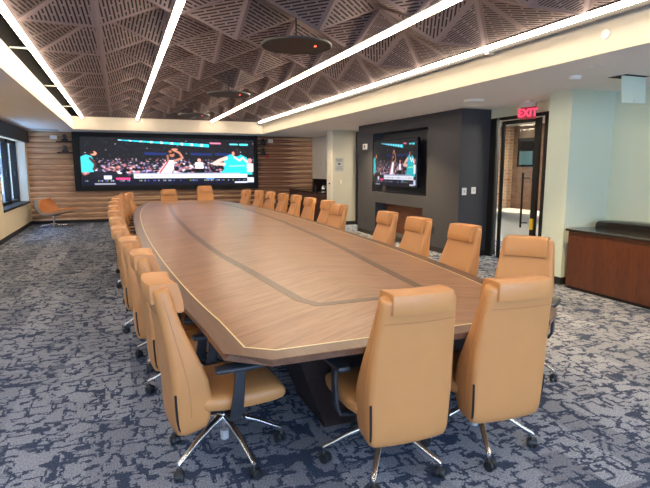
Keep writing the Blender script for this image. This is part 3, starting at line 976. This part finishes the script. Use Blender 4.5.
for k in range(4):
    a = R(35+90*k); bm = bmesh.new()
    tube(bm, [(0, 0, .07), (.12*math.cos(a), .12*math.sin(a), .055), (.30*math.cos(a), .30*math.sin(a), .012)], [.026, .022, .016], 10)
    obj('base_leg', bm, M['chrome'], t, smooth=40)

# ------------------------------------------------------------------ furniture on the right
t = thing('credenza', 'mahogany credenza with black stone top standing against the right wall', 'cabinet', (5.94, 3.4, 0))
obj('body', B(-.42, .42, -1.6, 1.69, .04, .775), M['cred_wood'], t)
obj('plinth', B(-.40, .40, -1.58, 1.67, 0, .04), M['black_frame'], t)
obj('countertop', B(-.45, .435, -1.63, 1.72, .775, .805, bev=.004), M['black_stone'], t)
bm = bmesh.new()
rings = []
for y, h in [(-.9, .05), (-.88, .085), (-.5, .10), (0, .105), (.5, .10), (.86, .085), (.88, .05)]:
    rings.append([(x, y, z) for x, z in [(-.16, 0), (-.16, h*.8), (-.12, h), (.12, h), (.16, h*.8), (.16, 0)]])
loft(bm, rings)
o = obj('equipment_case', bm, M['black_gloss'], loc=(6.17, 4.22, .806), smooth=30)
tag(o, 'long low glossy black case lying on the black stone top of the credenza', 'case')

t = thing('sideboard', 'dark wood kitchen counter unit behind the far right chairs', 'cabinet', (5.85, 15.2, 0))
obj('body', B(-.50, .90, -1.45, 1.45, .06, .86), M['unit_wood'], t)
obj('plinth', B(-.46, .90, -1.43, 1.43, 0, .06), M['black_frame'], t)
obj('countertop', B(-.54, .93, -1.48, 1.46, .86, .90, bev=.004), M['black_stone'], t)
for k in range(4):
    y0 = -1.42+.72*k
    d = obj('door', B(-.518, -.50, y0, y0+.70, .09, .84, bev=.003), M['unit_wood'], t)
struct('trim_7', B(6.73, 6.8, 13.68, 16.7, .90, 1.24), M['dark_wood'])
struct('trim_8', B(6.2, 6.8, YF-.16, YF-.02, .90, 1.24), M['dark_wood'])
t = thing('wall_cabinet', 'white upper cabinet over the kitchen counter in the far right corner', 'cabinet', (6.5, 15.2, 1.24))
obj('body', B(-.28, .30, -1.5, 1.56, 0, 1.37), M['white_paint'], t)
for k in range(3):
    y0 = -1.5+1.02*k
    obj('door', B(-.30, -.28, y0+.004, y0+1.014, .004, 1.366, bev=.003), M['white_plastic'], t)
# kettle on that counter
bm = bmesh.new(); lathe(bm, [(.075, 0), (.082, .01), (.086, .06), (.07, .13), (.045, .155), (.012, .16), (.012, .175), (.002, .178)], 20)
k_ = thing('kettle', 'small dark kettle with a looped handle on the far kitchen counter', 'kettle', (5.95, 15.05, .90))
obj('body', bm, M['chrome'], k_, smooth=40)
bm = bmesh.new(); tube(bm, [(0, -.08, .10), (0, -.08, .20), (0, -.03, .235), (0, .04, .235), (0, .085, .19), (0, .085, .08)], .011, 8); obj('handle', bm, M['black_plastic'], k_, smooth=50)
bm = bmesh.new(); lathe(bm, [(.05, 0), (.055, .02), (.05, .13), (.03, .15), (.005, .152)], 16)
tag(obj('canister', bm, M['black_plastic'], loc=(5.80, 15.35, .90), smooth=40), 'short black canister left of the kettle on the kitchen counter', 'canister')

# ------------------------------------------------------------------ ceiling fittings
for k, (x, y, z, l) in enumerate([(1.74, 5.16, 2.83, 'nearest and largest in view'), (1.80, 8.95, 2.84, 'the middle one of the row'), (1.72, 12.7, 2.84, 'the farthest, close to the screen')]):
    t = thing('ceiling_microphone', 'round black perforated disc hanging under the folded ceiling, ' + l, 'microphone', (x, y, z), group='round hanging ceiling discs')
    bm = bmesh.new(); lathe(bm, [(.30, -.012), (.345, -.010), (.352, 0), (.345, .012), (.05, .03), (.02, .032)], 48); obj('disc', bm, M['baseboard'], t, smooth=40)
    bm = bmesh.new()
    n = 48
    rings = [[(r*math.cos(2*PI*i/n), r*math.sin(2*PI*i/n), zz) for i in range(n)] for r, zz in [(.353, -.013), (.360, -.006), (.360, .006), (.353, .013)]]
    loft(bm, rings, cap=False); obj('rim', bm, M['black_plastic'], t, smooth=40)
    bm = bmesh.new(); tube(bm, [(0, 0, .02), (0, 0, .36)], .008, 8); obj('rod', bm, M['black_frame'], t)
    bm = bmesh.new(); lathe(bm, [(.011, -.017), (.011, -.009)], 12, .17, -.10); obj('indicator', bm, M['red_led'], t)

def ceil_disc(name, x, y, r, h, label, cat, m, z=ZS, group=None, inner=None):
    t = thing(name, label, cat, (x, y, z), group=group)
    bm = bmesh.new(); lathe(bm, [(r, 0), (r*.97, -h*.6), (r*.75, -h), (r*.3, -h)], 28); obj('cover', bm, m, t, smooth=40)
    if inner:
        bm = bmesh.new(); lathe(bm, [(r*.62, -h-.0005), (r*.6, -h-.004)], 24); obj('centre', bm, inner, t)
    return t
ceil_disc('ceiling_speaker', 5.10, 6.65, .15, .035, 'round white ceiling speaker in front of the exit sign', 'speaker', M['white_plastic'], inner=M['soffit_paint'])
ceil_disc('smoke_detector', 4.86, 4.55, .07, .04, 'small white round smoke detector above the credenza side', 'detector', M['white_plastic'])
for (x, y, l) in [(4.60, 4.05, 'nearest to us, over the right aisle'), (4.66, 8.7, 'in front of the charcoal wall'), (4.9, 10.9, 'past the television'), (5.05, 12.9, 'in front of the white partition')]:
    t = thing('recessed_downlight', 'small recessed ceiling downlight in the right soffit, ' + l, 'light', (x, y, ZS), group='downlights in the right soffit')
    bm = bmesh.new()
    n = 24
    rings = [[(r*math.cos(2*PI*i/n), r*math.sin(2*PI*i/n), zz) for i in range(n)] for r, zz in [(.060, 0), (.058, -.004), (.045, -.003), (.044, 0)]]
    loft(bm, rings, cap=False); obj('trim_ring', bm, M['white_plastic'], t, smooth=40)
bm = bmesh.new(); 
for i in range(9): box(bm, -2.2, -1.5, 15.75+.06*i, 15.775+.06*i, ZS-.006, ZS+.0)
box(bm, -2.22, -1.48, 15.72, 15.745, ZS-.008, ZS); box(bm, -2.22, -1.48, 16.27, 16.295, ZS-.008, ZS)
tag(obj('air_grille', bm, M['grey_plastic']), 'slatted air grille in the soffit above the lounge chair', 'vent')
bm = bmesh.new(); tube(bm, [(4.13, 3.55, 2.79), (4.118, 3.55, 2.79)], .042, 24)
tag(obj('cover_disc', bm, M['white_plastic'], smooth=40), 'flat round white cover plate on the right cornice', 'cover')
bm = bmesh.new(); lathe(bm, [(.05, 0), (.055, -.01), (.05, -.03), (.02, -.035)], 18)
tag(obj('sensor', bm, M['grey_plastic'], loc=(4.06, 5.05, 2.93), smooth=40), 'small round sensor at the edge of the rightmost light strip', 'sensor')

# open access hatch
t = thing('access_hatch', 'white ceiling access panel hanging open above the credenza', 'hatch', (5.45, 4.35, ZS))
obj('opening', B(-.17, .20, -.12, .12, -.003, -.0005), M['dark_void'], t)  # flat dark sheet, shade of the hatch hole put in as colour; soffit uncut
bm = bmesh.new(); box(bm, -.19, .19, -.006, .006, -.30, -.004, bev=.002)
fl = obj('flap', bm, M['sage_paint'], t); fl.location = (.03, -.05, 0); fl.rotation_euler = (R(-4), 0, R(0))
bm = bmesh.new(); lathe(bm, [(.012, 0), (.012, .006)], 12); la = obj('latch', bm, M['grey_plastic'], fl); la.location = (0, -.012, -.275); la.rotation_euler = (R(90), 0, 0)

# exit sign
t = thing('exit_sign', 'red lit EXIT sign hanging from the ceiling before the glass door', 'sign', (5.93, 6.40, 2.43), R(-68))
t.scale = (.82, 1, .87)
obj('mounting_bar', B(-.15, .15, -.03, .03, .12, .20, bev=.006), M['grey_plastic'], t)
obj('canopy', B(-.06, .06, -.05, .05, .20, .23), M['white_plastic'], t)
obj('panel', B(-.15, .15, -.012, .012, -.09, .12, bev=.004), M['exit_red'], t)
cu = bpy.data.curves.new('exit_text', 'FONT'); cu.body = 'EXIT'; cu.size = .19; cu.extrude = .002; cu.align_x = 'CENTER'; cu.align_y = 'CENTER'; cu.offset = .004
tmp = bpy.data.objects.new('tmp', cu); C.objects.link(tmp)
bpy.context.view_layer.update()
me = bpy.data.meshes.new_from_object(tmp.evaluated_get(bpy.context.evaluated_depsgraph_get()))
bpy.data.objects.remove(tmp)
me.materials.clear(); me.materials.append(M['exit_letter'])
lt = bpy.data.objects.new('lettering', me); C.objects.link(lt); lt.parent = t
lt.rotation_euler = (R(90), 0, 0); lt.location = (0, -.016, .012)

# ------------------------------------------------------------------ wall fittings
def plate(name, label, cat, x0, x1, y0, y1, z0, z1, m, group=None, detail=None):
    cx, cy = (x0+x1)/2, (y0+y1)/2
    t = thing(name, label, cat, (cx, cy, z0), group=group)
    obj('plate', B(x0-cx, x1-cx, y0-cy, y1-cy, 0, z1-z0, bev=.002), m, t)
    if detail:
        mm, dx0, dx1, dy0, dy1, dz0, dz1 = detail
        obj('face', B(dx0, dx1, dy0, dy1, dz0, dz1, bev=.001), mm, t)
    return t
plate('wall_sensor', 'small white sensor high on the charcoal wall left of the television', 'sensor', 5.57, 5.6, 11.30, 11.50, 2.04, 2.18, M['white_plastic'], detail=(M['black_plastic'], -.02, -.014, -.03, .03, .05, .10))
plate('wall_outlet', 'black outlet low on the charcoal wall left of the niche', 'outlet', 5.59, 5.6, 11.33, 11.42, .30, .44, M['black_plastic'])
plate('wall_outlet', 'black outlet on the charcoal wall right of the lower niche', 'outlet', 5.59, 5.6, 8.36, 8.46, .34, .48, M['black_plastic'])
plate('light_switch', 'white light switch on the dark wall end by the door, left one', 'switch', 5.66, 5.75, 7.605, 7.62, 1.12, 1.25, M['white_plastic'], group='switches on the dark wall end', detail=(M['grey_plastic'], -.015, .015, -.012, -.006, .04, .09))
plate('light_switch', 'white light switch on the dark wall end by the door, right one', 'switch', 5.86, 5.95, 7.605, 7.62, 1.14, 1.26, M['white_plastic'], group='switches on the dark wall end', detail=(M['grey_plastic'], -.015, .015, -.012, -.006, .04, .09))
plate('light_switch', 'pale light switch on the beige partition under the notice', 'switch', 5.73, 5.80, 13.288, 13.3, 1.16, 1.28, M['cream_paint'])
t = thing('wall_notice', 'small grey and white printed notice on the beige partition', 'sign', (5.72, 13.296, 1.50))
obj('sheet', B(-.14, .14, -.004, .004, 0, .38), mat('notice_paper', s255(176, 178, 180), .6), t)
bm = bmesh.new()
for i, w in enumerate([.11, .08, .10]): box(bm, -w, w, -.0055, -.004, .34-.028*i, .352-.028*i)
for i, w in enumerate([.10, .11, .07, .10]): box(bm, -w, w, -.0055, -.004, .05+.028*i, .058+.028*i)
box(bm, -.04, .04, -.0055, -.004, .19, .24)
obj('printing', bm, mat('dark_print', s255(70, 72, 78), .6), t)
bm = bmesh.new(); tube(bm, [(5.50, 13.45, 1.17), (5.47, 13.45, 1.17)], .022, 14)
tag(obj('door_knob', bm, M['black_plastic'], smooth=40), 'small black knob on the white edge of the partition', 'knob')
plate('wall_outlet', 'white outlet on the timber wall behind the far right chairs', 'outlet', 4.76, 4.85, YF-.125, YF-.09, .44, .58, M['white_plastic'])
bm = bmesh.new(); box(bm, -.05, .05, -.03, .02, -.06, .06, bev=.008)
tag(obj('fire_alarm', bm, M['red_plastic'], loc=(4.58, YF-.11, 1.99)), 'small red fire alarm on the dark part of the timber wall', 'alarm')
def camera_unit(x, z, label, s):
    t = thing('video_camera', label, 'camera', (x, YF-.16, z), group='cameras beside the video wall')
    t.scale = (1.35, 1, 1.3)
    obj('shelf', B(-.16, .14, -.10, .06, -.02, 0, bev=.003), M['black_frame'], t)
    bm = bmesh.new(); lathe(bm, [(.065, 0), (.06, .05), (.03, .06), (.03, .07)], 18, 0, -.03); obj('base', bm, M['black_plastic'], t, smooth=40)
    bm = bmesh.new(); tube(bm, [(0, -.10, .105), (0, -.08, .105), (0, .02, .105)], [.035, .045, .04], 16); obj('head', bm, M['black_plastic'], t, smooth=40)
    return t
camera_unit(-1.40, 2.36, 'black video camera left of the video wall, upper one', 1)
camera_unit(-1.40, 2.05, 'black video camera left of the video wall, lower one', 1)
camera_unit(4.42, 2.36, 'black video camera right of the video wall, upper one', 1)
camera_unit(4.42, 2.05, 'black video camera right of the video wall, lower one', 1)
plate('wall_box', 'small white box on the timber wall left of the cameras', 'box', -1.78, -1.60, YF-.14, YF-.08, 2.42, 2.52, M['white_plastic'])
plate('wall_box', 'small white box on the timber wall right of the cameras', 'box', 4.62, 4.78, YF-.14, YF-.08, 2.42, 2.54, M['white_plastic'])

# small box standing in the lower niche
t = thing('desk_phone', 'small black device with a white panel in the lower brown niche', 'device', (5.72, 9.22, .121))
obj('body', B(-.06, .06, -.10, .10, 0, .26, bev=.01), M['black_plastic'], t); obj('panel', B(-.064, -.06, -.06, .02, .16, .23), M['white_plastic'], t)

# ------------------------------------------------------------------ corridor contents
t = thing('corridor_display', 'dark framed display on the wall beyond the glass door', 'screen', (9.17, 9.88, 1.66))
obj('casing', B(-.02, .03, -.30, .28, -.03, .66, bev=.004), M['black_gloss'], t)
obj('picture', B(-.024, -.02, -.24, .20, .02, .34), mat('dim_teal', s255(70, 110, 120), .3), t)
t = thing('reception_counter', 'low white counter beyond the glass door', 'counter', (8.2, 8.3, 0))
obj('body', B(-.35, .35, -1.5, 1.3, 0, .62), M['white_plastic'], t); obj('top', B(-.40, .40, -1.55, 1.35, .62, .66, bev=.004), M['white_paint'], t)
for i, y in enumerate((4.5, 7.0, 9.5, 12.5)):
    t = thing('corridor_light', 'square ceiling light in the corridor beyond the glass, number %s from the near end' % ['one', 'two', 'three', 'four'][i], 'light', (7.3, y, ZS-.03), group='corridor ceiling lights')
    obj('frame', B(-.32, .32, -.32, .32, 0, .03), M['white_plastic'], t); obj('diffuser', B(-.30, .30, -.30, .30, -.008, 0), M['corridor_lamp'], t)

# ------------------------------------------------------------------ outside, seen through the left windows
t = thing('building', 'pale grey neighbouring building seen through the left window', 'building', (-9, 22, -6))
obj('wall', B(-3, 0, -26, 70, 0, 16), mat('grey_render', s255(66, 72, 76), .8, var=.25, vscale=.6), t)
for r_ in range(3):
    for k in range(24):
        f = obj('window_opening', B(0, .06, -24+3.3*k, -22.4+3.3*k, 5.4+2.9*r_-2.9, 7.2+2.9*r_-2.9), M['black_frame'], t)
        obj('window_glass', B(.06, .08, -23.9+3.3*k, -22.5+3.3*k, 5.5+2.9*r_-2.9, 7.1+2.9*r_-2.9), mat('slate_glass', s255(34, 42, 50), .2) if not (r_ or k) else bpy.data.materials['slate_glass'], f)

# ------------------------------------------------------------------ lights
W = bpy.data.worlds.new('World'); S.world = W; W.use_nodes = True
bg = W.node_tree.nodes['Background']
bg.inputs['Color'].default_value = (.46, .66, 1.0, 1)
bg.inputs['Strength'].default_value = 6.5
def portal(name, loc, rot, sx, sy):
    l = bpy.data.lights.new(name, 'AREA'); l.shape = 'RECTANGLE'; l.size = sx; l.size_y = sy; l.cycles.is_portal = True
    o = bpy.data.objects.new(name, l); C.objects.link(o); o.location = loc; o.rotation_euler = rot
portal('daylight_portal', (1.55, YB-.25, 1.5), (R(90), 0, 0), 6.9, 1.9)
portal('daylight_portal', (XL-.45, 2.6, 1.5), (R(90), 0, R(-90)), 4.8, 1.7)
portal('daylight_portal', (XL-.45, 14.76, 1.5), (R(90), 0, R(-90)), 3.5, 1.7)

def spot(x, y, z, power, col, ang=110, tx=None):
    l = bpy.data.lights.new('downlight_lamp', 'SPOT'); l.energy = power; l.color = col; l.spot_size = R(ang); l.spot_blend = .8; l.shadow_soft_size = .05
    o = bpy.data.objects.new('downlight_lamp', l); C.objects.link(o); o.location = (x, y, z)
for x, y, pw in [(4.60, 4.05, 200), (4.66, 8.7, 240), (4.9, 10.9, 220), (5.05, 12.9, 60)]:
    spot(x, y, ZS-.02, pw, (1, .70, .36))

# ------------------------------------------------------------------ camera
cam = bpy.data.cameras.new('camera'); co = bpy.data.objects.new('camera', cam); C.objects.link(co)
cam.sensor_fit = 'HORIZONTAL'; cam.sensor_width = 36; cam.lens = 512/650*36
cam.clip_start = .05; cam.clip_end = 200
co.location = (0, 0, 1.60)
TH, PS = R(8.44), math.atan(206/517.6)
co.rotation_euler = (PI/2-TH, 0, -PS)
S.camera = co
S.view_settings.view_transform = 'Standard'; S.view_settings.look = 'None'
S.view_settings.gamma = 1; S.view_settings.use_curve_mapping = False
S.view_settings.exposure = .85
